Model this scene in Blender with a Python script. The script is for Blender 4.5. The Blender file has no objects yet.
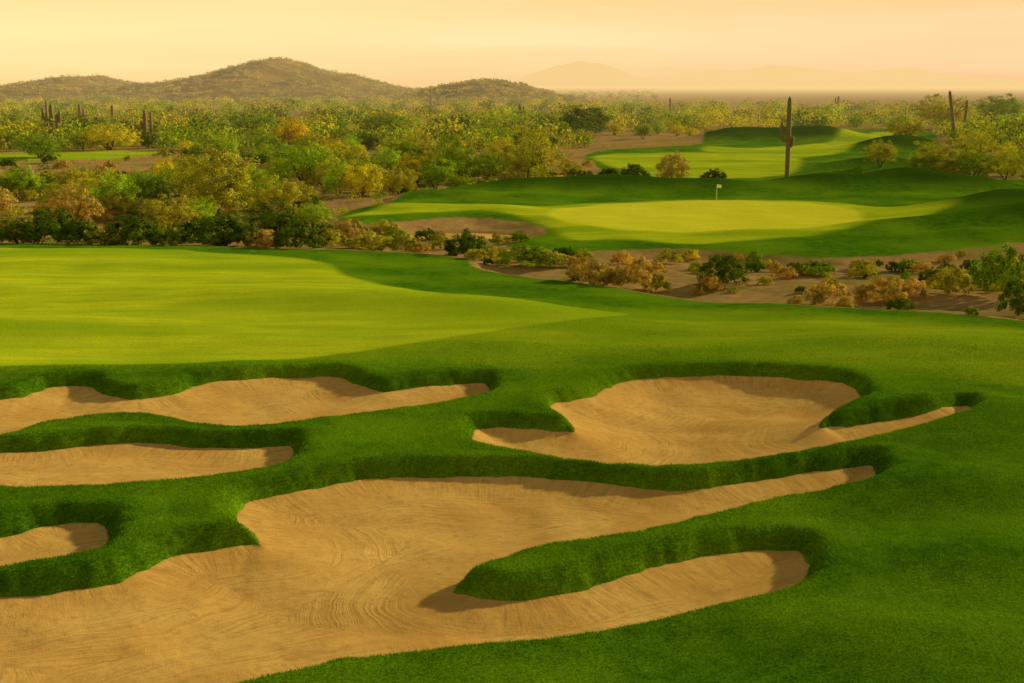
import bpy, math, random
import numpy as np
from mathutils import Vector
random.seed(7); rng=np.random.default_rng(7)
scene=bpy.context.scene
COL=scene.collection
F=50/36*1024; CH=14.0; HOR=84.0
PITCH=math.atan((341.5-HOR)/F)
sp,cp=math.sin(PITCH),math.cos(PITCH)
def P(px,py,z=0.0):
    a=(px-512)/F; b=(341.5-py)/F
    dx=a; dy=b*sp+cp; dz=b*cp-sp
    t=(z-CH)/dz
    return (dx*t,dy*t)
def proj(x,y,z):
    zz=z-CH
    f=y*cp-zz*sp; u=y*sp+zz*cp
    return 512+F*x/f, 341.5-F*u/f
def link(o,**kw):
    COL.objects.link(o)
    for k,v in kw.items(): o[k]=v
    return o
# ---------- noise ----------
_lat=rng.random((256,256))
def vnoise(x,y):
    xi=np.floor(x).astype(int); yi=np.floor(y).astype(int)
    fx=x-xi; fy=y-yi
    fx=fx*fx*(3-2*fx); fy=fy*fy*(3-2*fy)
    a=_lat[xi&255,yi&255]; b=_lat[(xi+1)&255,yi&255]; c=_lat[xi&255,(yi+1)&255]; d=_lat[(xi+1)&255,(yi+1)&255]
    return (a*(1-fx)+b*fx)*(1-fy)+(c*(1-fx)+d*fx)*fy-0.5
def fbm(x,y,o=4):
    r=0;a=1
    for i in range(o):
        r=r+a*vnoise(x*2**i+17*i,y*2**i+31*i); a*=0.5
    return r
def sst(a,b,x):
    t=np.clip((x-a)/(b-a),0,1); return t*t*(3-2*t)
# ---------- polygons ----------
def smoothpoly(pts,n=5):
    p=np.array(pts,float); out=[]; N=len(p)
    for i in range(N):
        p0,p1,p2,p3=p[i-1],p[i],p[(i+1)%N],p[(i+2)%N]
        for k in range(n):
            t=k/n
            out.append(0.5*((2*p1)+(-p0+p2)*t+(2*p0-5*p1+4*p2-p3)*t*t+(-p0+3*p1-3*p2+p3)*t**3))
    return np.array(out)
def poly_px(pts,z=0.0,n=4):
    q=smoothpoly(pts,n)
    return np.array([P(a,b,z) for a,b in q])
def poly_bunker(pts,zf,zn,n=4):
    """traced sand edge: the far edge lies down at sand level, the near edge is hidden by the turf crest"""
    q=smoothpoly(pts,n); zm=(zf+zn)/2
    p=np.array([P(a,b,zm) for a,b in q])
    d=np.roll(p,-1,0)-np.roll(p,1,0); d/=np.linalg.norm(d,axis=1)[:,None]+1e-9
    area=np.sum(p[:,0]*np.roll(p[:,1],-1)-np.roll(p[:,0],-1)*p[:,1])
    nyv=-d[:,0]*(1 if area>0 else -1)
    nyv=(np.roll(nyv,1)+nyv*2+np.roll(nyv,-1))/4
    nyv=np.clip(nyv*1.5,-1,1)
    return np.array([P(a,b,zm+(zf-zn)/2*k) for (a,b),k in zip(q,nyv)])
def sdf(poly,X,Y,far=8.0,arc=False):
    """positive inside"""
    far=float(far)
    sh=X.shape; x=X.ravel(); y=Y.ravel()
    res=np.full(x.shape,-far,dtype=float); ar=np.zeros(x.shape)
    mn=poly.min(0)-far; mx=poly.max(0)+far
    idx=np.nonzero((x>mn[0])&(x<mx[0])&(y>mn[1])&(y<mx[1]))[0]
    A=poly; B=np.roll(poly,-1,0)
    L=np.hypot(*(B-A).T); cum=np.concatenate([[0],np.cumsum(L)[:-1]])
    for c in range(0,len(idx),60000):
        ii=idx[c:c+60000]; px=x[ii]; py=y[ii]
        best=np.full(len(ii),1e18); ba=np.zeros(len(ii)); ins=np.zeros(len(ii),bool)
        for k in range(len(A)):
            ax,ay=A[k]; bx,by=B[k]; ex=bx-ax; ey=by-ay
            l2=ex*ex+ey*ey+1e-12
            t=np.clip(((px-ax)*ex+(py-ay)*ey)/l2,0,1)
            d=(px-ax-t*ex)**2+(py-ay-t*ey)**2
            m=d<best; best=np.where(m,d,best); 
            if arc: ba=np.where(m,cum[k]+t*L[k],ba)
            if ay!=by:
                cr=((ay>py)!=(by>py))
                xs=ax+(py-ay)/(by-ay)*ex
                ins^=cr&(px<xs)
        dd=np.sqrt(best); res[ii]=np.where(ins,dd,-dd); ar[ii]=ba
    res=np.clip(res,-far,1e9).reshape(sh)
    return (res,ar.reshape(sh)) if arc else res
RZ=0.20
BUNK=[
 dict(name='A',wall=.60,deep=.40,pts=[(-140,410),(-60,407),(0,403),(40,394),(70,390),(90,390),(107,397),(135,401),(165,396),(195,388),(240,382),(300,378),(340,379),(365,388),(385,393),(410,390),(450,386),(480,384),(489,387),(475,392),(440,400),(370,411),(300,420),(245,425),(205,422),(180,417),(145,412),(100,413),(50,421),(10,432),(-60,443),(-140,450)]),
 dict(name='B',wall=.60,deep=.22,pts=[(-140,460),(-60,460),(0,458),(60,454),(100,450),(150,449),(200,452),(250,452),(288,450),(294,454),(280,461),(250,467),(200,474),(130,481),(60,484),(0,484),(-70,482),(-140,478)]),
 dict(name='C',wall=.60,deep=.22,pts=[(-140,548),(-60,545),(0,541),(40,531),(75,527),(102,529),(108,535),(100,543),(60,552),(0,561),(-60,568),(-140,573)]),
 dict(name='D',wall=.68,deep=.5,pts=[(-160,601),(-60,600),(0,598),(60,593),(110,585),(150,566),(195,554),(240,549),(262,541),(258,528),(240,517),(236,509),(250,502),(300,493),(380,481),(480,478),(560,480),(640,488),(700,489),(760,480),(830,472),(866,468),(876,470),(864,476),(820,484),(760,493),(700,507),(650,520),(600,530),(540,539),(500,549),(472,561),(457,576),(461,588),(480,595),(510,598),(560,593),(610,579),(660,564),(720,551),(780,545),(802,547),(810,556),(802,569),(770,583),(700,600),(620,615),(540,628),(450,637),(380,645),(320,655),(260,668),(210,682),(150,705),(60,730),(-160,760)]),
 dict(name='E',wall=.60,deep=.95,pts=[(551,404),(575,400),(592,394),(610,385),(640,379),(700,376),(760,376),(830,382),(862,390),(848,400),(828,410),(820,421),(832,429),(880,426),(930,420),(960,413),(972,416),(940,425),(880,434),(830,443),(760,454),(700,460),(640,461),(580,457),(520,448),(485,441),(472,436),(482,432),(520,431),(562,434),(574,428),(570,418),(556,409)]),
 dict(name='F',wall=.35,deep=.1,pts=[(405,229),(430,226),(470,225),(500,227),(512,229),(490,231),(450,232),(415,231)]),
]
for b in BUNK: b['poly']=poly_bunker(b['pts'],-.5 if b['name']!='F' else 0,0.12,4)
main=[P(a,c,0) for a,c in smoothpoly([(-900,236),(-300,240),(0,243),(150,246),(330,250),(420,254),(466,259),(476,267),(540,277),(610,286),(700,298),(760,303),(850,306),(940,312),(1024,320),(1200,330),(1700,345)],4)[:-8]]
G_MAIN=np.array(main+[(120,60),(120,-30),(-160,-30),(-250,100)])
G_COMP=poly_px([(338,214),(375,207),(400,198),(460,188),(560,184),(700,182),(820,180),(900,178),(960,179),(1100,178),(1400,185),(1400,250),(1100,243),(1024,242),(960,247),(900,251),(830,254),(760,251),(700,246),(640,244),(570,247),(510,241),(520,236),(545,230),(530,220),(480,215),(430,217),(390,220),(355,222)],0.3)
G_FAR=poly_px([(586,154),(640,149),(690,146),(715,136),(760,130),(850,129),(925,129),(940,145),(935,165),(890,172),(840,176),(795,181),(700,182),(640,180),(600,168)],0)
G_LEFT=poly_px([(-200,157),(0,153),(60,152),(140,151),(160,153),(100,159),(0,161),(-200,164)],0)
FAIR=poly_px([(-600,249),(-200,250),(0,250),(150,251),(250,255),(322,262),(345,275),(400,288),(480,302),(560,310),(630,315),(600,322),(520,332),(430,342),(350,350),(250,356),(150,361),(0,367),(-300,378),(-600,385)],0.2)
SEMI=poly_px([(-600,360),(0,355),(250,345),(520,322),(600,312),(700,309),(800,312),(900,318),(1100,335),(1500,360),(1400,410),(1100,392),(900,368),(700,354),(600,358),(520,370),(350,364),(200,362),(60,372),(-600,395)],0.1)
FAIR2=poly_px([(345,216),(400,208),(460,205),(540,205),(600,201),(720,199),(840,203),(900,208),(960,212),(880,226),(800,236),(700,240),(620,236),(570,236),(548,224),(500,211),(420,213)],0.4)
GREEN=poly_px([(548,212),(590,204),(650,201),(720,200),(800,203),(850,208),(862,216),(850,226),(790,231),(700,232),(620,229),(565,221)],0.4)
FAIR3=poly_px([(592,157),(650,153),(720,153),(775,155),(800,158),(788,172),(700,175),(640,173)],0)
FAIR4=poly_px([(700,151),(760,148),(830,142),(870,133),(900,132),(870,146),(820,156),(760,156)],0)
MOUNDS=[]
def mound(px,py,amp,sx,sy,rot=0): 
    x,y=P(px,py,0); MOUNDS.append((x,y,amp,sx,sy,math.radians(rot)))
for px,py,a,sx,sy in [(430,199,1.0,9,3.2),(520,194,1.5,9,3.5),(620,193,1.8,9,3.6),(720,193,1.4,8,3.6),(820,191,2.0,8,4),(905,189,2.4,8,4.2),(975,192,1.6,7,4)]:
    mound(px,py,a,sx,sy)
mound(1010,212,1.9,9,4.5,25); mound(930,230,.9,10,2.6,12); mound(1090,225,2.0,14,12); mound(985,240,.8,8,2.4,10)
mound(480,212,.6,8,2.2); mound(390,213,.5,5,2.2); mound(600,243,-.2,12,4); mound(770,236,.35,9,2.2)
mound(735,140,3.2,13,7); mound(820,140,3.6,14,7); mound(900,150,3.2,10,10,-20); mound(880,168,2.2,10,6); mound(690,150,1.0,9,6)
mound(1040,425,.8,5,4,20); mound(965,485,.6,3.5,1.6,25); mound(900,510,-.3,5,1.5,15); mound(900,640,.5,4,2.2); mound(1000,560,.5,4,2)
mound(720,650,-.15,4,2); mound(120,355,-.3,14,3); mound(900,405,.28,2.6,1.1,4)
mound(900,345,.6,12,3.5,5); mound(640,330,.35,9,3); mound(200,300,.6,14,4,-8); mound(420,310,.45,10,3,-10); mound(40,330,.5,8,3)
def base(X,Y,dm,dc,df):
    z=0.24*fbm(X/11,Y/11,3)*np.clip(Y/60,.5,1.5)+0.03*fbm(X/2,Y/2,2)
    for x,y,a,sx,sy,r in MOUNDS:
        dx=X-x; dy=Y-y; u=dx*math.cos(r)+dy*math.sin(r); v=-dx*math.sin(r)+dy*math.cos(r)
        z=z+a*np.exp(-(u/sx)**2-(v/sy)**2)
    z=z+0.3*sst(-7,3,df)
    grass=np.maximum(dm,dc)
    low=(1-sst(-3.0,0.3,grass))
    near=1-sst(210,260,Y)
    z=z-0.55*low*near+ (1-sst(-1,0,grass))*near*0.25*fbm(X/3,Y/3,3)
    z=z+0.3*sst(-1,3,dc)
    farz=sst(300,420,Y)*(1-sst(1500,3000,Y))
    z=z+farz*1.2*fbm(X/60,Y/60,3)
    return z
# ---------- grid ----------
def axis_half(lim,s0,segs):
    out=[0.0];s=s0
    while out[-1]<lim:
        p=out[-1]
        for (a,g) in segs:
            if p>=a: gg=g
        s=s*(1+gg) if gg>0 else s
        out.append(p+s)
    return np.array(out)
xh=axis_half(16000,0.10,[(0,0),(24,0.015),(90,0.04),(300,0.12)])
XS=np.concatenate([-xh[::-1][:-1],xh])
yh=axis_half(32000,0.10,[(0,0),(46,0.009),(300,0.02),(500,0.08)])
YS=30+yh
YS=np.concatenate([[-200,-60,0,15,24,28],YS])
X,Y=np.meshgrid(XS,YS,indexing='ij')
dm=sdf(G_MAIN,X,Y,12); dc=sdf(G_COMP,X,Y,12); df=sdf(FAIR,X,Y,12)
dfar=sdf(G_FAR,X,Y,12); dl=sdf(G_LEFT,X,Y,12); df2=sdf(FAIR2,X,Y,12); dg=sdf(GREEN,X,Y,12)
df3=sdf(FAIR3,X,Y,12); df4=sdf(FAIR4,X,Y,12); dsm=sdf(SEMI,X,Y,12)
Z=base(X,Y,dm,dc,df)
sb=np.full(X.shape,-8.0)
def sandz(zb,s,b):
    ss=np.clip(s,0,99)
    return zb-b['wall']+RZ-b['deep']*(1-np.exp(-ss/2.6))
Zb=Z.copy()
for b in BUNK:
    s=sdf(b['poly'],X,Y,8); b['s']=s
    sb=np.maximum(sb,s)
rim=RZ*np.exp(-(np.clip(-sb-.4,0,9)/1.6)**2)
Z=Z+rim
for b in BUNK:
    s=b['s']
    if b['name']!='F':
        ss_=s+0.16*fbm(X/.6,Y/.6,2)
        t=np.clip((ss_+0.92)/1.2,0,1)**2.3   # rounded crest rolling over, steepest at the sand
    else: t=sst(-1.6,1.3,s)
    m=s>-3
    tz=sandz(Zb,s,b)-0.5
    Z=np.where(m,Z*(1-t)+tz*t,Z)
def interp(fld,x,y):
    i=np.clip(np.searchsorted(XS,x)-1,0,len(XS)-2); j=np.clip(np.searchsorted(YS,y)-1,0,len(YS)-2)
    fx=(x-XS[i])/(XS[i+1]-XS[i]); fy=(y-YS[j])/(YS[j+1]-YS[j])
    return (fld[i,j]*(1-fx)+fld[i+1,j]*fx)*(1-fy)+(fld[i,j+1]*(1-fx)+fld[i+1,j+1]*fx)*fy
grassd=np.maximum.reduce([dm,dc,dfar,dl])
wob=0.5*fbm(X/1.5,Y/1.5,3)*np.clip(Y/100,0,1)
wob2=2.0*fbm(X/6,Y/6,3)
Rg=sst(-.35,.35,grassd+wob)
Gf=np.maximum.reduce([sst(-.5,.5,df+wob2*.15),.48*sst(-3,3,dsm+wob2*.4),sst(-.9,.9,df2),sst(-1.2,1.2,df3),sst(-1.2,1.2,df4),.8*sst(-1,1,dl)])
Bg=sst(-.8,.8,dg)
dk=sst(0.0,1.6,Zb-0.6)*sst(120,140,Y)*(dc>-2)  # shade of the ridge behind the green, painted as darker turf by height
dk=np.maximum(dk,sst(0.5,2.0,Zb)*sst(200,230,Y)*(dfar>-2)*(1-Gf))  # same painted shade on the far fairway mounds
mound_shade=np.clip(dk*(1-Bg),0,1)
def quickmesh(name,V,Fq,mats,smooth=True):
    V=np.asarray(V,np.float32); Fq=np.asarray(Fq,np.int32)
    me=bpy.data.meshes.new(name); k=Fq.shape[1]
    me.vertices.add(len(V)); me.vertices.foreach_set('co',V.ravel())
    me.loops.add(Fq.size); me.loops.foreach_set('vertex_index',Fq.ravel())
    me.polygons.add(len(Fq)); me.polygons.foreach_set('loop_start',np.arange(len(Fq),dtype=np.int32)*k)
    try: me.polygons.foreach_set('loop_total',np.full(len(Fq),k,np.int32))
    except Exception: pass
    if smooth: me.polygons.foreach_set('use_smooth',np.ones(len(Fq),bool))
    for m in mats: me.materials.append(m)
    me.update(calc_edges=True)
    return me
# ---------- materials ----------
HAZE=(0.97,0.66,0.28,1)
def newmat(name):
    m=bpy.data.materials.new(name); m.use_nodes=True
    nt=m.node_tree; nt.nodes.clear()
    try: m.cycles.emission_sampling='NONE'
    except Exception: pass
    return m,nt
def N(nt,t,**kw):
    n=nt.nodes.new(t)
    for k,v in kw.items():
        if k.startswith('_'): setattr(n,k[1:],v)
        else: n.inputs[k.replace('__',' ')].default_value=v
    return n
def math_(nt,op,a,b=None,c=None):
    n=nt.nodes.new('ShaderNodeMath'); n.operation=op
    for i,v in enumerate((a,b,c)):
        if v is None: continue
        if isinstance(v,(int,float)): n.inputs[i].default_value=v
        else: nt.links.new(v,n.inputs[i])
    return n.outputs[0]
def mixc(nt,f,a,b,mode='MIX'):
    n=nt.nodes.new('ShaderNodeMix'); n.data_type='RGBA'; n.blend_type=mode
    for i,v in ((0,f),(6,a),(7,b)):
        if isinstance(v,(int,float)): n.inputs[i].default_value=v
        elif isinstance(v,tuple): n.inputs[i].default_value=v if len(v)==4 else (*v,1)
        else: nt.links.new(v,n.inputs[i])
    return n.outputs[2]
def noise(nt,vec,scale,detail=3,rough=.55):
    n=nt.nodes.new('ShaderNodeTexNoise'); n.inputs['Scale'].default_value=scale; n.inputs['Detail'].default_value=detail; n.inputs['Roughness'].default_value=rough
    nt.links.new(vec,n.inputs['Vector']); return n.outputs['Fac']
def ramp(nt,f,a,b):
    n=nt.nodes.new('ShaderNodeMapRange'); n.inputs['From Min'].default_value=a; n.inputs['From Max'].default_value=b
    nt.links.new(f,n.inputs['Value']); return n.outputs['Result']
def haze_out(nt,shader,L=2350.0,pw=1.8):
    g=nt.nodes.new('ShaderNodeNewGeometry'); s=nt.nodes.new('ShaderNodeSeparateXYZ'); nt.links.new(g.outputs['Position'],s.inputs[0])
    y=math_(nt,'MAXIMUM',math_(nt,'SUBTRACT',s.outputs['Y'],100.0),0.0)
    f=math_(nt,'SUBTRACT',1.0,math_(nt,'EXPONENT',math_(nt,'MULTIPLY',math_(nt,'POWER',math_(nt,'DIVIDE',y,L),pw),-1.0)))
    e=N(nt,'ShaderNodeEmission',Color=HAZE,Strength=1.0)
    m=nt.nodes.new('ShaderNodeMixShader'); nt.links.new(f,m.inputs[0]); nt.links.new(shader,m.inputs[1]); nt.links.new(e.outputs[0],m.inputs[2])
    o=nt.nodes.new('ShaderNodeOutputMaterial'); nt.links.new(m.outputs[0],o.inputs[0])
def geo_pos(nt): return nt.nodes.new('ShaderNodeNewGeometry').outputs['Position']
def bump(nt,h,strength,dist):
    n=nt.nodes.new('ShaderNodeBump'); n.inputs['Strength'].default_value=strength; n.inputs['Distance'].default_value=dist
    nt.links.new(h,n.inputs['Height']); return n.outputs[0]
def rough_col(nt,pos):
    n1=noise(nt,pos,0.12,3); n2=noise(nt,pos,1.3,4)
    rough=mixc(nt,ramp(nt,n2,.3,.7),(0.060,0.180,0.006),(0.130,0.31,0.009))
    return mixc(nt,ramp(nt,n1,.40,.68),rough,(0.20,0.38,0.009)),n1,n2
def mat_turf():
    m,nt=newmat('turf_and_desert'); L=nt.links
    pos=geo_pos(nt)
    at=nt.nodes.new('ShaderNodeAttribute'); at.attribute_name='turf'
    sc=nt.nodes.new('ShaderNodeSeparateColor'); L.new(at.outputs['Color'],sc.inputs[0])
    rough,n1,n2=rough_col(nt,pos); n3=noise(nt,pos,11,3,.7); n4=noise(nt,pos,40,2,.7)
    mp=nt.nodes.new('ShaderNodeMapping'); mp.inputs['Scale'].default_value=(.25,1.2,1); mp.inputs['Rotation'].default_value=(0,0,.12); L.new(pos,mp.inputs[0])
    n5=noise(nt,mp.outputs[0],.5,5,.65); n6=noise(nt,mp.outputs[0],.12,3,.5)
    fair=mixc(nt,ramp(nt,n5,.3,.7),(0.42,0.61,0.014),(0.78,0.86,0.024))
    fair=mixc(nt,ramp(nt,n6,.42,.62),fair,(0.38,0.57,0.013))
    col=mixc(nt,sc.outputs[1],rough,fair)
    col=mixc(nt,sc.outputs[2],col,mixc(nt,ramp(nt,n5,.3,.7),(0.82,0.88,0.035),(0.95,0.94,0.05)))
    col=mixc(nt,math_(nt,'MULTIPLY',at.outputs['Alpha'],.85),col,(0.035,0.10,0.004))  # mound shade blended into the turf colour
    vv=mixc(nt,ramp(nt,math_(nt,'ADD',math_(nt,'MULTIPLY',n3,.55),math_(nt,'MULTIPLY',n4,.45)),.37,.63),(.48,.50,.5),(1.4,1.38,1.3))
    col=mixc(nt,math_(nt,'SUBTRACT',1.0,math_(nt,'MULTIPLY',sc.outputs[1],.4)),col,mixc(nt,1.0,col,vv,'MULTIPLY'))
    des=mixc(nt,ramp(nt,n2,.3,.7),(0.46,0.28,0.09),(0.62,0.41,0.15))
    des=mixc(nt,ramp(nt,n3,.52,.78),des,(0.25,0.17,0.055))
    des=mixc(nt,ramp(nt,n1,.45,.65),des,(0.34,0.28,0.07))
    col=mixc(nt,sc.outputs[0],des,col)
    bs=N(nt,'ShaderNodeBsdfDiffuse',Roughness=.6)
    L.new(col,bs.inputs['Color'])
    h=math_(nt,'ADD',math_(nt,'MULTIPLY',n3,.5),math_(nt,'MULTIPLY',n4,.5))
    L.new(bump(nt,h,.65,.06),bs.inputs['Normal'])
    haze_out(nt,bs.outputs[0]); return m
def mat_sand():
    m,nt=newmat('raked_sand'); L=nt.links
    pos=geo_pos(nt)
    a=nt.nodes.new('ShaderNodeAttribute'); a.attribute_name='edge'
    b=nt.nodes.new('ShaderNodeAttribute'); b.attribute_name='arc'
    n1=noise(nt,pos,.3,2); n2=noise(nt,pos,3,4,.6); n3=noise(nt,pos,25,3,.7)
    d=math_(nt,'ADD',a.outputs['Fac'],math_(nt,'MULTIPLY',n1,1.6))
    def stroke(ka,kb,sc):
        c=nt.nodes.new('ShaderNodeCombineXYZ'); L.new(math_(nt,'MULTIPLY',d,ka),c.inputs[0]); L.new(math_(nt,'MULTIPLY',b.outputs['Fac'],kb),c.inputs[1])
        return noise(nt,c.outputs[0],sc,3,.65)
    w1=stroke(6.5,.28,1.2)
    w2=stroke(.35,4.5,1.3)
    nearf=ramp(nt,a.outputs['Fac'],2.4,1.0)
    mix=nt.nodes.new('ShaderNodeMix'); mix.data_type='FLOAT'; L.new(nearf,mix.inputs[0]); L.new(w1,mix.inputs[2]); L.new(w2,mix.inputs[3])
    # rake marks fade in and out over the floor
    fade=ramp(nt,noise(nt,pos,.55,2),.38,.62)
    rk=math_(nt,'MULTIPLY',math_(nt,'SUBTRACT',mix.outputs[0],.5),math_(nt,'ADD',math_(nt,'MULTIPLY',fade,.8),.25))
    h=math_(nt,'ADD',math_(nt,'MULTIPLY',rk,.85),math_(nt,'ADD',math_(nt,'MULTIPLY',n2,.6),math_(nt,'MULTIPLY',n3,.4)))
    col=mixc(nt,ramp(nt,n1,.3,.7),(0.80,0.47,0.11),(0.95,0.63,0.175))
    col=mixc(nt,ramp(nt,n2,.5,.8),col,(0.70,0.40,0.095))
    col=mixc(nt,math_(nt,'MULTIPLY',ramp(nt,rk,.03,-.12),.4),col,(0.45,0.25,0.06))
    bs=N(nt,'ShaderNodeBsdfDiffuse',Roughness=.6)
    L.new(col,bs.inputs['Color']); L.new(bump(nt,h,.7,.06),bs.inputs['Normal'])
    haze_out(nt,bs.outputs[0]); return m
def mat_leaf(name,c,trans=.2,var=.5):
    m,nt=newmat(name); L=nt.links
    pos=geo_pos(nt)
    oi=nt.nodes.new('ShaderNodeObjectInfo')
    n1=noise(nt,pos,.8,3)
    dark=tuple(v*(1-var) for v in c); light=(min(c[0]*1.5,1),min(c[1]*1.4,1),c[2]*1.1)
    col=mixc(nt,ramp(nt,n1,.34,.66),dark,light)
    col=mixc(nt,math_(nt,'MULTIPLY',oi.outputs['Random'],.3),col,(c[1]*.75,c[1]*.8,c[2]))
    d=N(nt,'ShaderNodeBsdfDiffuse'); t=N(nt,'ShaderNodeBsdfTranslucent')
    L.new(col,d.inputs[0]); L.new(mixc(nt,1.0,col,(1.2,1.25,.6),'MULTIPLY'),t.inputs[0])
    ms=N(nt,'ShaderNodeMixShader',Fac=trans); L.new(d.outputs[0],ms.inputs[1]); L.new(t.outputs[0],ms.inputs[2])
    haze_out(nt,ms.outputs[0]); return m
def mat_blade():
    m,nt=newmat('grass_blade'); L=nt.links; pos=geo_pos(nt)
    col,n1,n2=rough_col(nt,pos); n3=noise(nt,pos,14,2)
    col=mixc(nt,1.0,col,mixc(nt,ramp(nt,n3,.3,.7),(.5,.5,.5),(1.5,1.42,1.2)),'MULTIPLY')
    d=N(nt,'ShaderNodeBsdfDiffuse'); t=N(nt,'ShaderNodeBsdfTranslucent')
    L.new(col,d.inputs[0]); L.new(col,t.inputs[0])
    ms=N(nt,'ShaderNodeMixShader',Fac=.28); L.new(d.outputs[0],ms.inputs[1]); L.new(t.outputs[0],ms.inputs[2])
    o=nt.nodes.new('ShaderNodeOutputMaterial'); L.new(ms.outputs[0],o.inputs[0]); return m
def mat_simple(name,c1,c2,scale=6,rough=.85,bs_=.4,bd=.03,L=2350.):
    m,nt=newmat(name); pos=geo_pos(nt); n=noise(nt,pos,scale,4)
    col=mixc(nt,ramp(nt,n,.3,.7),c1,c2)
    bs=N(nt,'ShaderNodeBsdfPrincipled',Roughness=rough); nt.links.new(col,bs.inputs['Base Color']); nt.links.new(bump(nt,n,bs_,bd),bs.inputs['Normal'])
    haze_out(nt,bs.outputs[0],L); return m
TURF=mat_turf(); SAND=mat_sand(); BLADE=mat_blade()
LEAF={k:mat_leaf('foliage_'+k,c) for k,c in dict(dark=(0.11,0.19,0.016),green=(0.25,0.40,0.02),bright=(0.38,0.58,0.022),yellow=(0.68,0.62,0.035),olive=(0.49,0.48,0.045),brown=(0.62,0.44,0.10),orange=(0.80,0.54,0.035)).items()}
BARK=mat_simple('bark',(0.09,0.06,0.035),(0.17,0.12,0.07),8)
CACT=mat_simple('cactus_skin',(0.18,0.14,0.05),(0.30,0.22,0.085),5)
# ---------- ground objects ----------
nx,ny=len(XS),len(YS)
VI=np.arange(nx*ny).reshape(nx,ny)
quads=np.stack([VI[:-1,:-1],VI[1:,:-1],VI[1:,1:],VI[:-1,1:]],-1).reshape(-1,4)
def fc(f): return ((f[:-1,:-1]+f[1:,:-1]+f[1:,1:]+f[:-1,1:])/4).ravel()
cls=np.zeros(len(quads),int)
cls[fc(Rg)>.5]=1; cls[(fc(Gf)>.5)&(fc(Rg)>.5)]=2; cls[fc(Bg)>.5]=3
allV=np.stack([X,Y,Z],-1).reshape(-1,3)
allC=np.stack([Rg,Gf,Bg,mound_shade],-1).reshape(-1,4)
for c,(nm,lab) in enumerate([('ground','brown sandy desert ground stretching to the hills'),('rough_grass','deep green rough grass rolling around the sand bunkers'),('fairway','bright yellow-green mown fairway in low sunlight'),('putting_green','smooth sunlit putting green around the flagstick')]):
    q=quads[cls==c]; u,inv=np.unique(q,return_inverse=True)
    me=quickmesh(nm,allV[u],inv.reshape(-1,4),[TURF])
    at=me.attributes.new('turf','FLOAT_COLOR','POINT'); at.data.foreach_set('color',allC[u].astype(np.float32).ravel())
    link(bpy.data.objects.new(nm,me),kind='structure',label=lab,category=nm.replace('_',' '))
# ---------- sand ----------
labs=dict(A='long raked sand bunker with scalloped grassy lip',B='shallow crescent of sand below a grassy ridge',C='small sand pocket under a shaded grass lip',D='large raked sand bunker wrapping a grassy tongue',E='round deep sand bunker with steep raked back face',F='small shaded sand bunker beside the putting green')
for b in BUNK:
    pl=b['poly']; st=.12 if b['name']!='F' else .3
    xs=np.arange(max(pl[:,0].min()-1,-34),pl[:,0].max()+1,st); ys=np.arange(max(pl[:,1].min()-1,28),pl[:,1].max()+1,st)
    GX,GY=np.meshgrid(xs,ys,indexing='ij')
    s,ar=sdf(pl,GX,GY,3,arc=True)
    gz=sandz(interp(Zb,GX,GY),s,b)+0.04*fbm(GX/1.2,GY/1.2,3)+0.010*fbm(GX/.3,GY/.3,2)+.20*fbm(GX/3.5,GY/3.5,2)*sst(.5,2.5,s)
    gz=gz+0.04*np.exp(-np.clip(s,0,9)/.5)*fbm(GX/.8+9,GY/.8,2)
    vi=np.arange(GX.size).reshape(GX.shape)
    q=np.stack([vi[:-1,:-1],vi[1:,:-1],vi[1:,1:],vi[:-1,1:]],-1).reshape(-1,4)
    sc=((s[:-1,:-1]+s[1:,:-1]+s[1:,1:]+s[:-1,1:])/4).ravel()
    q=q[sc>(-.3 if b['name']!='F' else -.8)]; u,inv=np.unique(q,return_inverse=True)
    V=np.stack([GX,GY,gz],-1).reshape(-1,3)[u]
    me=quickmesh('sand_bunker',V,inv.reshape(-1,4),[SAND])
    for nm,f in (('edge',s),('arc',ar)):
        a=me.attributes.new(nm,'FLOAT','POINT'); a.data.foreach_set('value',f.ravel()[u].astype(np.float32))
    link(bpy.data.objects.new('sand_bunker',me),kind='structure',label=labs[b['name']],category='sand bunker')
# ---------- grass blades ----------
nb=1800000
yy=np.sqrt(rng.uniform(30**2,76**2,nb)); xx=rng.uniform(-.41,.41,nb)*yy
sv=interp(sb,xx,yy); rg=interp(Rg,xx,yy); gf=interp(Gf,xx,yy)
dens=.3+.7*np.exp(-np.abs(sv+.3)/.8)
keep=(sv<.02)&(rg>.8)&(rng.random(nb)<dens*np.clip(1-gf*1.5,0,1))
xx=xx[keep];yy=yy[keep];sv=sv[keep]; nb=len(xx)
zz=interp(Z,xx,yy); e=.08
gx=(interp(Z,xx+e,yy)-interp(Z,xx-e,yy))/(2*e); gy=(interp(Z,xx,yy+e)-interp(Z,xx,yy-e))/(2*e)
nrm=np.stack([-gx,-gy,np.ones(nb)],-1); nrm/=np.linalg.norm(nrm,axis=1)[:,None]
nrm=nrm*.8+np.array([0,0,.25])+rng.normal(0,.4,(nb,3)); nrm/=np.linalg.norm(nrm,axis=1)[:,None]
hh=rng.uniform(.035,.075,nb)*np.where(np.abs(sv+.25)<.45,1.45,1.0); ww=rng.uniform(.009,.016,nb)
ang=rng.uniform(0,2*np.pi,nb); sd=np.stack([np.cos(ang),np.sin(ang),np.zeros(nb)],-1)*ww[:,None]
p0=np.stack([xx,yy,zz-.005],-1)
V=np.stack([p0-sd,p0+sd,p0+nrm*hh[:,None]],1).reshape(-1,3)
me=quickmesh('grass_blades',V,np.arange(nb*3).reshape(-1,3),[BLADE],False)
link(bpy.data.objects.new('rough_grass_blades',me),kind='stuff',label='shaggy green grass blades covering the bunker lips',category='grass')
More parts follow.
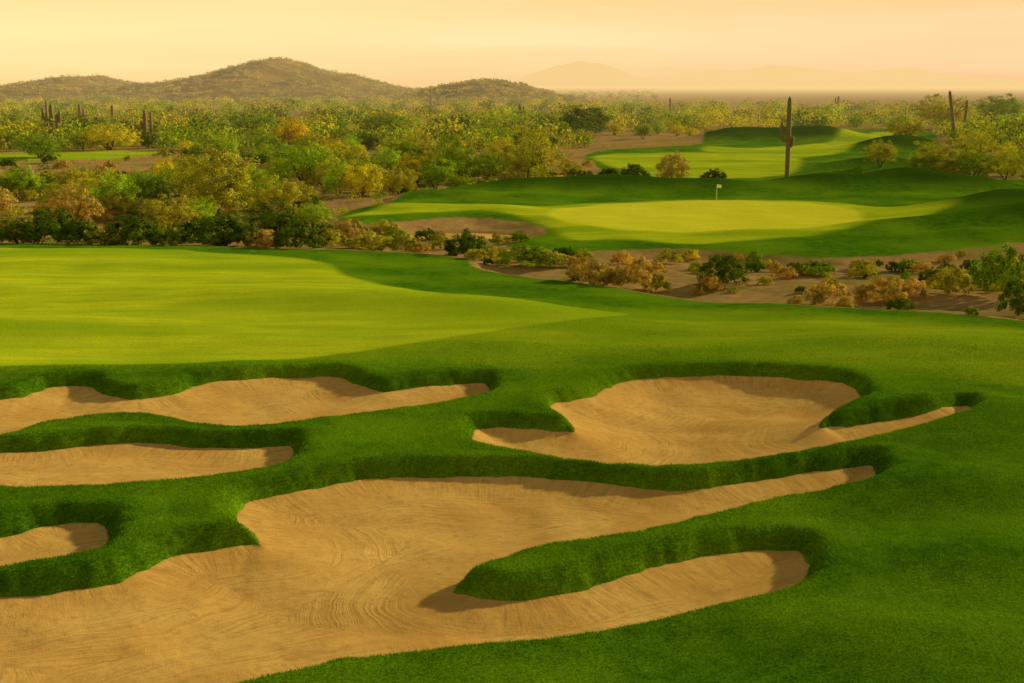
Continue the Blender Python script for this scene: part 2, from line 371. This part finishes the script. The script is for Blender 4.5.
# ---------- tubes ----------
def tube(pts,rad,seg=7,ribs=0,depth=0.0,cap=True):
    pts=np.array(pts,float); V=[];Fc=[]
    n=len(pts)
    up=np.array([0.31,0.95,0.05])
    for i in range(n):
        t=pts[min(i+1,n-1)]-pts[max(i-1,0)]; t/=np.linalg.norm(t)+1e-9
        a=np.cross(t,up); a/=np.linalg.norm(a)+1e-9; c=np.cross(t,a)
        for k in range(seg):
            th=2*math.pi*k/seg; r=rad[i]*(1-(depth if ribs and k%2 else 0))
            V.append(pts[i]+a*math.cos(th)*r+c*math.sin(th)*r)
    for i in range(n-1):
        for k in range(seg):
            k2=(k+1)%seg; Fc.append((i*seg+k,i*seg+k2,(i+1)*seg+k2,(i+1)*seg+k))
    return V,Fc
def tubes_mesh(name,lst,mat,**kw):
    V=[];Fc=[]
    for pts,rad in lst:
        v,f=tube(pts,rad,**kw); o=len(V); V+=v; Fc+=[tuple(a+o for a in q) for q in f]
    return quickmesh(name,V,Fc,[mat])
def leafmesh(name,C,rad,per,size,mat,flat=.75,seed=0):
    r=np.random.default_rng(seed); C=np.asarray(C); n=len(C)*per
    c=np.repeat(C,per,0); R=np.repeat(rad,per)[:,None]
    d=r.normal(0,1,(n,3)); d/=np.linalg.norm(d,axis=1)[:,None]
    p=c+d*R*(r.random((n,1))**.35)*np.array([1,1,flat])
    p[:,2]=np.maximum(p[:,2],.01+.04*r.random(n))
    cen=np.array([0,0,.35]); od=p-cen; od/=np.linalg.norm(od,axis=1)[:,None]+1e-6
    nn=d*.6+od*.7+r.normal(0,.3,(n,3)); nn/=np.linalg.norm(nn,axis=1)[:,None]
    a=np.cross(nn,r.normal(0,1,(n,3))); a/=np.linalg.norm(a,axis=1)[:,None]
    b=np.cross(nn,a)
    s=size*r.uniform(.5,1.2,(n,1))
    V=np.stack([p-a*s,p-b*s*.6,p+a*s,p+b*s*.6],1).reshape(-1,3)
    return quickmesh(name,V,np.arange(n*4).reshape(-1,4),[mat],False)
def make_tree(seed):
    r=random.Random(seed); br=[]; C=[];R=[]
    for k in range(r.randint(3,5)):
        a=r.uniform(0,6.28); pts=[(0,0,-.03)]; rad=[.022]
        lean=r.uniform(.15,.45); h=r.uniform(.45,.7)
        for i in range(1,5):
            t=i/4; pts.append((math.cos(a)*lean*t**.8*.8+r.uniform(-.02,.02),math.sin(a)*lean*t**.8*.8+r.uniform(-.02,.02),h*t)); rad.append(.022*(1-t)*.8+.004)
        br.append((pts,rad))
        for j in range(4):
            q=pts[r.randint(2,4)]; b=a+r.uniform(-1.4,1.4); l=r.uniform(.1,.2)
            e=(q[0]+math.cos(b)*l,q[1]+math.sin(b)*l,q[2]+r.uniform(-.05,.12))
            br.append(([q,((q[0]+e[0])/2,(q[1]+e[1])/2,(q[2]+e[2])/2+.02),e],[.008,.006,.003]))
            C.append(e); R.append(r.uniform(.09,.14))
    lobes=[(0,0,.52,.40)]*3+[(math.cos(t_)*r.uniform(.2,.32),math.sin(t_)*r.uniform(.2,.32),r.uniform(.22,.55),r.uniform(.22,.3)) for t_ in [i*6.28/7+r.uniform(-.4,.4) for i in range(7)]]
    for k in range(170):
        lx,ly,lz,lr=r.choice(lobes)
        th=r.uniform(0,6.28); ph=math.acos(r.uniform(-.8,1)); rr=lr*r.uniform(.6,1.0)
        C.append((lx+rr*math.sin(ph)*math.cos(th),ly+rr*math.sin(ph)*math.sin(th),max(.05,min(.97,lz+rr*math.cos(ph))))); R.append(r.uniform(.05,.10))
    tr=tubes_mesh('tree_trunk',br,BARK,seg=5)
    cr=leafmesh('tree_crown',C,R,60,.016,LEAF['green'],.8,seed)
    return tr,cr
def make_bush(seed,per=70,size=.032):
    r=random.Random(seed); C=[];R=[]
    for k in range(90):
        a=r.uniform(0,6.28); u=r.random()**.5*.64; z=r.uniform(.3,.92)*math.sqrt(max(.04,1-(u/.72)**2))
        C.append((math.cos(a)*u,math.sin(a)*u,z)); R.append(r.uniform(.07,.14))
    return leafmesh('bush',C,R,per,size,LEAF['green'],.85,seed)
TREES=[make_tree(100+i) for i in range(8)]
BUSHES=[make_bush(200+i) for i in range(8)]
ADJ=dict(dark='dark green',green='green',bright='bright green',yellow='yellow-green',olive='olive-coloured',brown='dry brown',orange='golden orange')
def setmat(o,mat):
    o.material_slots[0].link='OBJECT'; o.material_slots[0].material=mat
def add_tree(x,y,w,h,col,named=None,grp='desert trees on the sandy scrubland'):
    z=float(interp(Z,np.array([x]),np.array([y]))[0])
    e=bpy.data.objects.new('desert_tree',None); e.empty_display_size=.2
    link(e,label=named or ('%s rounded desert tree standing in scrubland'%ADJ[col]),category='tree',group=grp)
    e.location=(x,y,z-.05); e.rotation_euler=(0,0,random.uniform(0,6.28)); e.scale=(w/1.15,w/1.15,h)
    tr,cr=random.choice(TREES)
    a=bpy.data.objects.new('trunk',tr); b=bpy.data.objects.new('crown',cr)
    for o in (a,b): COL.objects.link(o); o.parent=e
    setmat(b,LEAF[col])
def add_bush(x,y,w,h,col,named=None,grp='desert bushes on sandy ground'):
    z=float(interp(Z,np.array([x]),np.array([y]))[0])
    o=bpy.data.objects.new('desert_bush',random.choice(BUSHES))
    link(o,label=named or ('%s low desert bush on sandy ground'%ADJ[col]),category='bush',group=grp)
    o.location=(x,y,z-.05); o.rotation_euler=(0,0,random.uniform(0,6.28)); o.scale=(w/1.5,w/1.5,h)
    setmat(o,LEAF[col])
def px_place(px,top,bot,w):
    x,y=P(px,bot,-.3); f=y*cp+14*sp
    return x,y,w*f/F,(bot-top)*f/F
KT=[(215,136,213,104,'olive'),(108,162,215,84,'bright'),(305,132,185,84,'bright'),(290,115,150,50,'orange'),(455,124,182,62,'green'),(437,150,184,50,'bright'),(527,119,186,78,'olive'),(361,152,195,56,'yellow'),(296,174,206,52,'olive'),(110,122,152,76,'yellow'),(16,167,198,52,'green'),(20,200,243,60,'olive'),(585,102,138,68,'dark'),(945,132,180,84,'olive'),(1005,150,184,50,'olive'),(672,146,186,44,'brown'),(255,106,135,66,'green'),(385,110,138,64,'green'),(940,92,130,70,'olive'),(1000,90,125,60,'green'),(40,130,160,60,'green'),(345,125,150,40,'green'),(500,135,160,44,'yellow'),(420,130,160,50,'olive'),(165,150,190,50,'yellow'),(905,125,150,50,'olive'),(60,175,215,56,'olive'),(255,165,200,50,'green'),(400,160,192,44,'olive'),(150,165,200,40,'green'),(975,145,182,60,'green'),(880,140,172,40,'olive')]
for px,t,b,w,c in KT: add_tree(*px_place(px,t,b,w),c)
KB=[(52,205,245,66,'dark'),(130,210,246,70,'dark'),(172,218,246,46,'green'),(215,206,246,78,'dark'),(105,222,246,50,'olive'),(262,222,248,40,'brown'),(300,216,249,68,'dark'),(330,224,248,40,'olive'),(370,226,249,60,'olive'),(405,230,250,36,'olive'),(440,228,246,34,'olive'),(420,236,250,26,'brown'),(395,222,240,34,'green'),(350,215,240,44,'brown'),(385,214,232,36,'olive'),(425,224,238,26,'dark'),(500,230,243,26,'olive'),(520,232,244,24,'green'),(466,222,256,52,'dark'),(500,240,258,40,'olive'),(528,240,264,66,'green'),(550,245,264,40,'olive'),(590,252,284,58,'brown'),(606,262,284,40,'olive'),(634,248,286,50,'brown'),(656,264,286,32,'olive'),(668,246,262,34,'olive'),(722,248,283,56,'dark'),(755,243,264,22,'green'),(828,275,304,52,'brown'),(815,254,272,36,'green'),(880,266,300,60,'brown'),(862,258,274,32,'olive'),(900,290,308,32,'dark'),(912,272,296,36,'brown'),(950,262,292,52,'olive'),(922,256,270,28,'brown'),(1000,238,296,72,'green'),(1018,272,314,46,'dark'),(972,300,313,16,'green'),(795,290,301,18,'brown'),(765,270,281,18,'olive'),(633,160,184,38,'dark'),(608,163,184,26,'dark'),(580,165,185,32,'dark'),(714,164,183,32,'dark'),(556,170,186,26,'olive'),(700,262,272,20,'olive'),(845,296,306,20,'yellow'),(15,214,244,50,'dark'),(80,218,246,50,'dark'),(245,216,247,44,'dark')]
for px,t,b,w,c in KB: add_bush(*px_place(px,t,b,w),c)
clear=[(a,b) for a in range(345,1024,22) for b in (196,206,216,226,238)]+[(a,b) for a in range(600,860,18) for b in (140,152,160,170)]+[(a,158) for a in range(0,160,20)]+[(a,250) for a in range(0,480,20)]+[(a,b) for a in range(480,1024,24) for b in (290,305)]
clear=np.array(clear,float)
GD=lambda x,y: float(interp(grassd,np.array([x]),np.array([y]))[0])
placed=[]
def ok(x,y,w,h,margin=1.0,sep=0.0):
    gd=GD(x,y); sbb=float(interp(sb,np.array([x]),np.array([y]))[0])
    if gd>-margin or sbb>-margin: return False
    u,v=proj(x,y,-.3); f=y*cp+14*sp; ww=w*F/f*.5; hh=h*F/f
    if u<-40 or u>1064: return False
    m=(np.abs(clear[:,0]-u)<ww)&(clear[:,1]<v)&(clear[:,1]>v-hh)
    if m.any(): return False
    for (a,b_,c_) in placed:
        if (a-x)**2+(b_-y)**2<(sep*(c_+w)*.5)**2: return False
    placed.append((x,y,w)); return True
cols_t=['green']*5+['olive']*6+['yellow']*4+['bright']*5+['dark']*3+['brown']
cnt=0;tries=0
while cnt<235 and tries<20000:
    tries+=1
    y=138*math.exp(random.random()**1.0*1.3); x=random.uniform(-.42,.42)*y
    h=random.uniform(2.8,5.4); w=h*random.uniform(1.2,1.8)
    if ok(x,y,w,h,1.5,.82): add_tree(x,y,w,h,random.choice(cols_t)); cnt+=1
cnt=0;tries=0
cols_b=['dark']*4+['olive']*7+['brown']*6+['yellow']*1+['green']*4
while cnt<250 and tries<20000:
    tries+=1
    if random.random()<.38: y=random.uniform(98,135)
    else: y=128*math.exp(random.random()*.8)
    x=random.uniform(-.4,.4)*y
    h=random.uniform(.5,1.3) if y<135 else random.uniform(.9,2.4); w=h*random.uniform(1.3,2.0)
    if ok(x,y,w,h,.8,.45): add_bush(x,y,w,h,random.choice(cols_b)); cnt+=1
# ---------- hills ----------
def zpx(py,d): return CH+(HOR-py)/F*d
prof1=[(-260,100),(-120,96),(-40,90),(20,84),(60,79),(95,73),(120,80),(150,84),(180,79),(210,74),(240,67),(265,61),(285,57),(305,62),(330,69),(365,76),(395,84),(430,88),(480,92),(540,95),(600,104)]
prof2=[(370,104),(400,94),(430,85),(465,78),(490,76),(520,82),(555,91),(590,97),(640,104)]
def hillz(prof,d0,sy,x,y,sd):
    px=x/d0*F+512
    H=np.interp(px,[p[0] for p in prof],[zpx(p[1],d0) for p in prof])
    base_=np.clip(H,0,999)
    z=base_*np.exp(-((y-d0)/sy)**2)
    rr=fbm(x/90+sd,y/90,4); z=z*(1+.36*rr*(1-np.exp(-((y-d0)/(sy*.5))**2)))+ 4.0*fbm(x/32+sd,y/32,4)*np.clip(base_/15,0,1)
    return z-3.0
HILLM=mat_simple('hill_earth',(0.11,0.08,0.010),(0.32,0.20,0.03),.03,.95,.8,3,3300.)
def make_hill(name,prof,d0,sy,x0,x1,sd,lab):
    xs=np.arange(x0,x1,6.); ys=np.arange(d0-sy*2,d0+sy*2,7.)
    A,B=np.meshgrid(xs,ys,indexing='ij'); zz=hillz(prof,d0,sy,A,B,sd)
    vi=np.arange(A.size).reshape(A.shape); q=np.stack([vi[:-1,:-1],vi[1:,:-1],vi[1:,1:],vi[:-1,1:]],-1).reshape(-1,4)
    me=quickmesh(name,np.stack([A,B,zz],-1).reshape(-1,3),q,[HILLM])
    link(bpy.data.objects.new(name,me),kind='structure',label=lab,category='hill')
make_hill('hill',prof1,1500,230,-900,150,3,'long brown desert hill dotted with scrub')
make_hill('hill',prof2,1250,170,-160,140,8,'small rounded brown hill covered with scrub')
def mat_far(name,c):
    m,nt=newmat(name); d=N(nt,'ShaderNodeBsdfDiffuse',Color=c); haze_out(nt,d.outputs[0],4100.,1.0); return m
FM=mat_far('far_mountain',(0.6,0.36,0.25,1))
def far_range(prof,d0,lab):
    V=[];Fc=[]
    pxs=np.arange(prof[0][0],prof[-1][0],3.)
    H=np.interp(pxs,[p[0] for p in prof],[p[1] for p in prof])
    for i,(a,b) in enumerate(zip(pxs,H)):
        x=(a-512)/F*d0; z=zpx(b,d0)+ (d0/F)*1.2*random.uniform(-.5,.5)
        V+= [(x,d0-1800,-5),(x,d0-700,z*.45),(x,d0,z),(x,d0+1500,-5)]
        if i:
            o=i*4
            for k in range(3): Fc.append((o-4+k,o+k,o+k+1,o-3+k))
    me=quickmesh('distant_mountain',V,Fc,[FM])
    link(bpy.data.objects.new('distant_mountain',me),kind='structure',label=lab,category='mountain')
far_range([(505,84),(525,76),(545,70),(560,65),(580,62),(600,64),(618,70),(640,78),(670,84)],13000,'pale hazy mountain on the far horizon')
far_range([(640,84),(680,76),(710,70),(740,72),(765,65),(800,68),(840,74),(880,70),(905,69),(950,76),(1010,80),(1100,84)],15000,'faint hazy mountain range on the far horizon')
# ---------- far scrub (stuff) ----------
HLEAF={}
def scrub(name,pts,hs,per,size,mats,lab,seed):
    r=np.random.default_rng(seed); n=len(pts)
    c=np.repeat(pts,per,0); h=np.repeat(hs,per)[:,None]
    ws=np.repeat(r.uniform(.7,1.25,n),per)[:,None]
    d=r.normal(0,1,(n*per,3)); d/=np.linalg.norm(d,axis=1)[:,None]
    rr=r.random((n*per,1))**.25
    off=d*rr*np.hstack([h*ws,h*ws,h*.5]); off[:,2]+=h[:,0]*.42
    p=c+off
    nn=d+r.normal(0,.3,(n*per,3)); nn/=np.linalg.norm(nn,axis=1)[:,None]
    a=np.cross(nn,r.normal(0,1,(n*per,3))); a/=np.linalg.norm(a,axis=1)[:,None]
    b=np.cross(nn,a)
    s=h*size*r.uniform(.6,1.3,(n*per,1))
    V=np.stack([p-a*s,p-b*s*.7,p+a*s,p+b*s*.7],1).reshape(-1,3)
    me=quickmesh(name,V,np.arange(n*per*4).reshape(-1,4),mats,False)
    me.polygons.foreach_set('material_index',np.repeat(r.integers(0,len(mats),n),per).astype(np.int32))
    link(bpy.data.objects.new(name,me),kind='stuff',label=lab,category='scrub')
n=3000
y=300*np.exp(rng.random(n)*1.6); x=rng.uniform(-.42,.42,n)*y
gd=interp(grassd,x,y); k=gd<-2
u,v=proj(x,y,4.0)
k&=~((u>585)&(u<870)&(y<430)&(y>205))
k&=~((u>560)&(y>900))
x=x[k];y=y[k]
scrub('desert_scrub',np.stack([x,y,interp(Z,x,y)],-1),2.2+4.8*rng.random(len(x))**1.8,170,.07,[LEAF[c] for c in ('green','olive','olive','green','dark','bright','dark','yellow')],'dense mixed desert scrub reaching toward the hills',5)
n=2200
y=130*np.exp(rng.random(n)*.95); x=rng.uniform(-.42,.42,n)*y
gd=interp(grassd,x,y); k=gd<-1.2
u,v=proj(x,y,0); k&=~((u>380)&(y<150))
x=x[k];y=y[k]
scrub('desert_undergrowth',np.stack([x,y,interp(Z,x,y)],-1),rng.uniform(.4,1.1,len(x)),90,.09,[LEAF[c] for c in ('olive','brown','green','dark','green','olive')],'low mixed undergrowth between the desert trees',15)
n=3000
y=rng.uniform(1300,4500,n); x=rng.uniform(-.42,.1,n)*y
scrub('distant_scrub',np.stack([x,y,interp(Z,x,y)],-1),rng.uniform(2.5,5,n),26,.2,[LEAF[c] for c in ('olive','brown','green','dark')],'sparse hazy scrub on the distant plain',6)
n=9000
x=rng.uniform(-760,150,n); y=rng.uniform(1080,1600,n); z=hillz(prof1,1500,230,x,y,3)
x2=rng.uniform(-150,140,2400); y2=rng.uniform(960,1300,2400); z2=hillz(prof2,1250,170,x2,y2,8)
x=np.concatenate([x,x2]);y=np.concatenate([y,y2]);z=np.concatenate([z,z2]); k=z>0
scrub('hill_scrub',np.stack([x[k],y[k],z[k]-.3],-1),rng.uniform(1.0,3.4,k.sum()),22,.2,[LEAF[c] for c in ('olive','dark','dark','brown','dark')],'small shrubs dotting the brown hillsides',9)
# ---------- saguaros ----------
def saguaro(px,top,bot,wpx,arms,lab,lean=0.0):
    x,y,w,h=px_place(px,top,bot,wpx)
    z=float(interp(Z,np.array([x]),np.array([y]))[0]); r=w/2
    h=h+(-.3-z)
    def col(pts,r0):
        n=len(pts); return pts,[r0*(.75 if i==0 else 1) if i<n-2 else (r0*.8 if i==n-2 else r0*.15) for i in range(n)]
    pts=[(lean*t*h,0,t*h) for t in (0,.08,.25,.45,.65,.85,.97,1)]
    t=tubes_mesh('saguaro_trunk',[col(pts,r)],CACT,seg=24,ribs=1,depth=.16)
    o=bpy.data.objects.new('saguaro_cactus',t); link(o,label=lab,category='cactus',group='saguaro cacti in the desert scrub'); o.location=(x,y,z-.1)
    for side,h0,out,h1 in arms:
        b=lean*h0*h; q=[(b,0,h0*h),(b+side*out*.5*h,.02,h0*h+.01*h),(b+side*out*.9*h,.02,h0*h+.03*h),(b+side*out*h,.02,h0*h+.08*h),(b+side*out*h,0,(h0+h1)/2*h+.02*h),(b+side*out*h,0,h1*h-.02*h),(b+side*out*h,0,h1*h)]
        a=bpy.data.objects.new('arm',tubes_mesh('saguaro_arm',[col(q,r*.72)],CACT,seg=20,ribs=1,depth=.16)); COL.objects.link(a); a.parent=o
saguaro(787,97,181,4.8,[(-1,.48,.08,.72),(1,.42,.05,.55)],'tall dark saguaro cactus with short side arms')
saguaro(955,91,142,3.4,[],'tall bare leaning saguaro cactus without arms',-.16)
saguaro(963,100,140,2.6,[],'thin weathered saguaro column among green trees',.05)
saguaro(53,104,146,4.2,[(-1,.3,.12,.8),(1,.35,.13,.75),(1,.55,.2,.85),(-1,.6,.2,.9)],'saguaro cactus with several upturned arms')
saguaro(146,110,146,4,[(1,.3,.17,.95),(-1,.45,.1,.7)],'saguaro cactus with twin tall arms')
saguaro(113,105,126,3,[],'small slender saguaro cactus in scrub')
saguaro(80,104,124,3,[(1,.4,.2,.8)],'small saguaro cactus with one arm in scrub')
saguaro(47,100,120,2.6,[],'small slender saguaro cactus in scrub')
saguaro(198,108,124,2.6,[],'small slender saguaro cactus in scrub')
saguaro(520,104,124,3,[(1,.5,.2,.9)],'small saguaro cactus with one arm in scrub')
saguaro(431,90,106,2.4,[],'small slender saguaro cactus in scrub')
saguaro(670,98,114,2.2,[],'small slender saguaro cactus in scrub')
saguaro(838,96,112,2.2,[(-1,.5,.2,.9)],'small saguaro cactus with one arm in scrub')
# ---------- flag ----------
fx,fy=P(716.5,202,.4); fz=float(interp(Z,np.array([fx]),np.array([fy]))[0])
WH=mat_simple('white_paint',(0.75,0.72,0.66),(0.82,0.8,0.74),3,.5,0,.01)
DK=mat_simple('cup_lining',(0.05,0.05,0.04),(0.08,0.08,0.07),3,.7,0,.01)
e=bpy.data.objects.new('golf_flagstick',None); link(e,label='white golf flag on a thin pole on green',category='golf flag'); e.location=(fx,fy,fz)
pole=bpy.data.objects.new('pole',tubes_mesh('pole',[([(0,0,-.1),(0,0,1),(0,0,2.05),(0,0,2.1)],[.028,.025,.022,.005])],WH,seg=10))
V=[];Fc=[]
for i in range(13):
    for j in range(7):
        u=i/12;v=j/6; V.append((u*.55,.05*math.sin(u*7+v)*u,2.06-v*.36-.06*u*u))
for i in range(12):
    for j in range(6):
        a=i*7+j; Fc.append((a,a+7,a+8,a+1))
fl=bpy.data.objects.new('flag',quickmesh('flag',V,Fc,[WH]))
cup=bpy.data.objects.new('cup',tubes_mesh('cup',[([(0,0,-.12),(0,0,.012)],[.055,.055])],DK,seg=16))
for o in (pole,fl,cup): COL.objects.link(o); o.parent=e
# ---------- light ----------
AZ,EL=math.radians(58),math.radians(21)
sd=Vector((math.sin(AZ)*math.cos(EL),math.cos(AZ)*math.cos(EL),math.sin(EL)))
sl=bpy.data.lights.new('sun','SUN'); sl.energy=5.0; sl.angle=math.radians(.6); sl.color=(1,.84,.48)
so=bpy.data.objects.new('sun',sl); COL.objects.link(so); so.rotation_euler=(-sd).to_track_quat('-Z','Y').to_euler()
w=bpy.data.worlds.new('World'); scene.world=w; w.use_nodes=True; nt=w.node_tree; nt.nodes.clear(); L=nt.links
tc=nt.nodes.new('ShaderNodeTexCoord'); s=nt.nodes.new('ShaderNodeSeparateXYZ'); L.new(tc.outputs['Generated'],s.inputs[0])
sky=nt.nodes.new('ShaderNodeTexSky'); sky.sky_type='NISHITA'; sky.sun_disc=False; sky.sun_elevation=EL; sky.sun_rotation=AZ; sky.dust_density=4; sky.air_density=1.5
cr=nt.nodes.new('ShaderNodeValToRGB'); L.new(s.outputs['Z'],cr.inputs[0])
el=cr.color_ramp.elements
el[0].position=0.0; el[0].color=(0.97,0.66,0.28,1)
el[1].position=1.0; el[1].color=(0.10,0.11,0.10,1)
for p_,c in ((.012,(1.0,0.75,0.34)),(.03,(1.03,0.82,0.39)),(.06,(1.0,0.73,0.31)),(.13,(0.52,0.38,0.20)),(.35,(0.20,0.18,0.13))):
    q=el.new(p_); q.color=(*c,1)
azf=ramp(nt,s.outputs['X'],-.35,.35)
tint=mixc(nt,azf,(1.0,1.06,1.02),(1.0,.86,.98))
mp=nt.nodes.new('ShaderNodeMapping'); mp.inputs['Scale'].default_value=(1.5,1.5,22); L.new(tc.outputs['Generated'],mp.inputs[0])
cl=mixc(nt,ramp(nt,noise(nt,mp.outputs[0],2.2,4),.3,.7),(.96,.94,.93),(1.03,1.04,1.07))
c=mixc(nt,1.0,mixc(nt,1.0,cr.outputs[0],tint,'MULTIPLY'),cl,'MULTIPLY')
b1=nt.nodes.new('ShaderNodeBackground'); L.new(c,b1.inputs[0]); b1.inputs[1].default_value=1.0
b2=nt.nodes.new('ShaderNodeBackground'); L.new(mixc(nt,1.0,sky.outputs[0],(1,.8,.5),'MULTIPLY'),b2.inputs[0]); b2.inputs[1].default_value=.010
ad=nt.nodes.new('ShaderNodeAddShader'); L.new(b1.outputs[0],ad.inputs[0]); L.new(b2.outputs[0],ad.inputs[1])
o=nt.nodes.new('ShaderNodeOutputWorld'); L.new(ad.outputs[0],o.inputs[0])
# ---------- camera ----------
cd=bpy.data.cameras.new('camera'); cd.lens=50; cd.sensor_width=36; cd.clip_end=60000; cd.clip_start=.5
co=bpy.data.objects.new('camera',cd); COL.objects.link(co); co.location=(0,0,CH); co.rotation_euler=(math.pi/2-PITCH,0,0)
scene.camera=co
scene.view_settings.view_transform='Standard'; scene.view_settings.look='None'; scene.view_settings.exposure=0
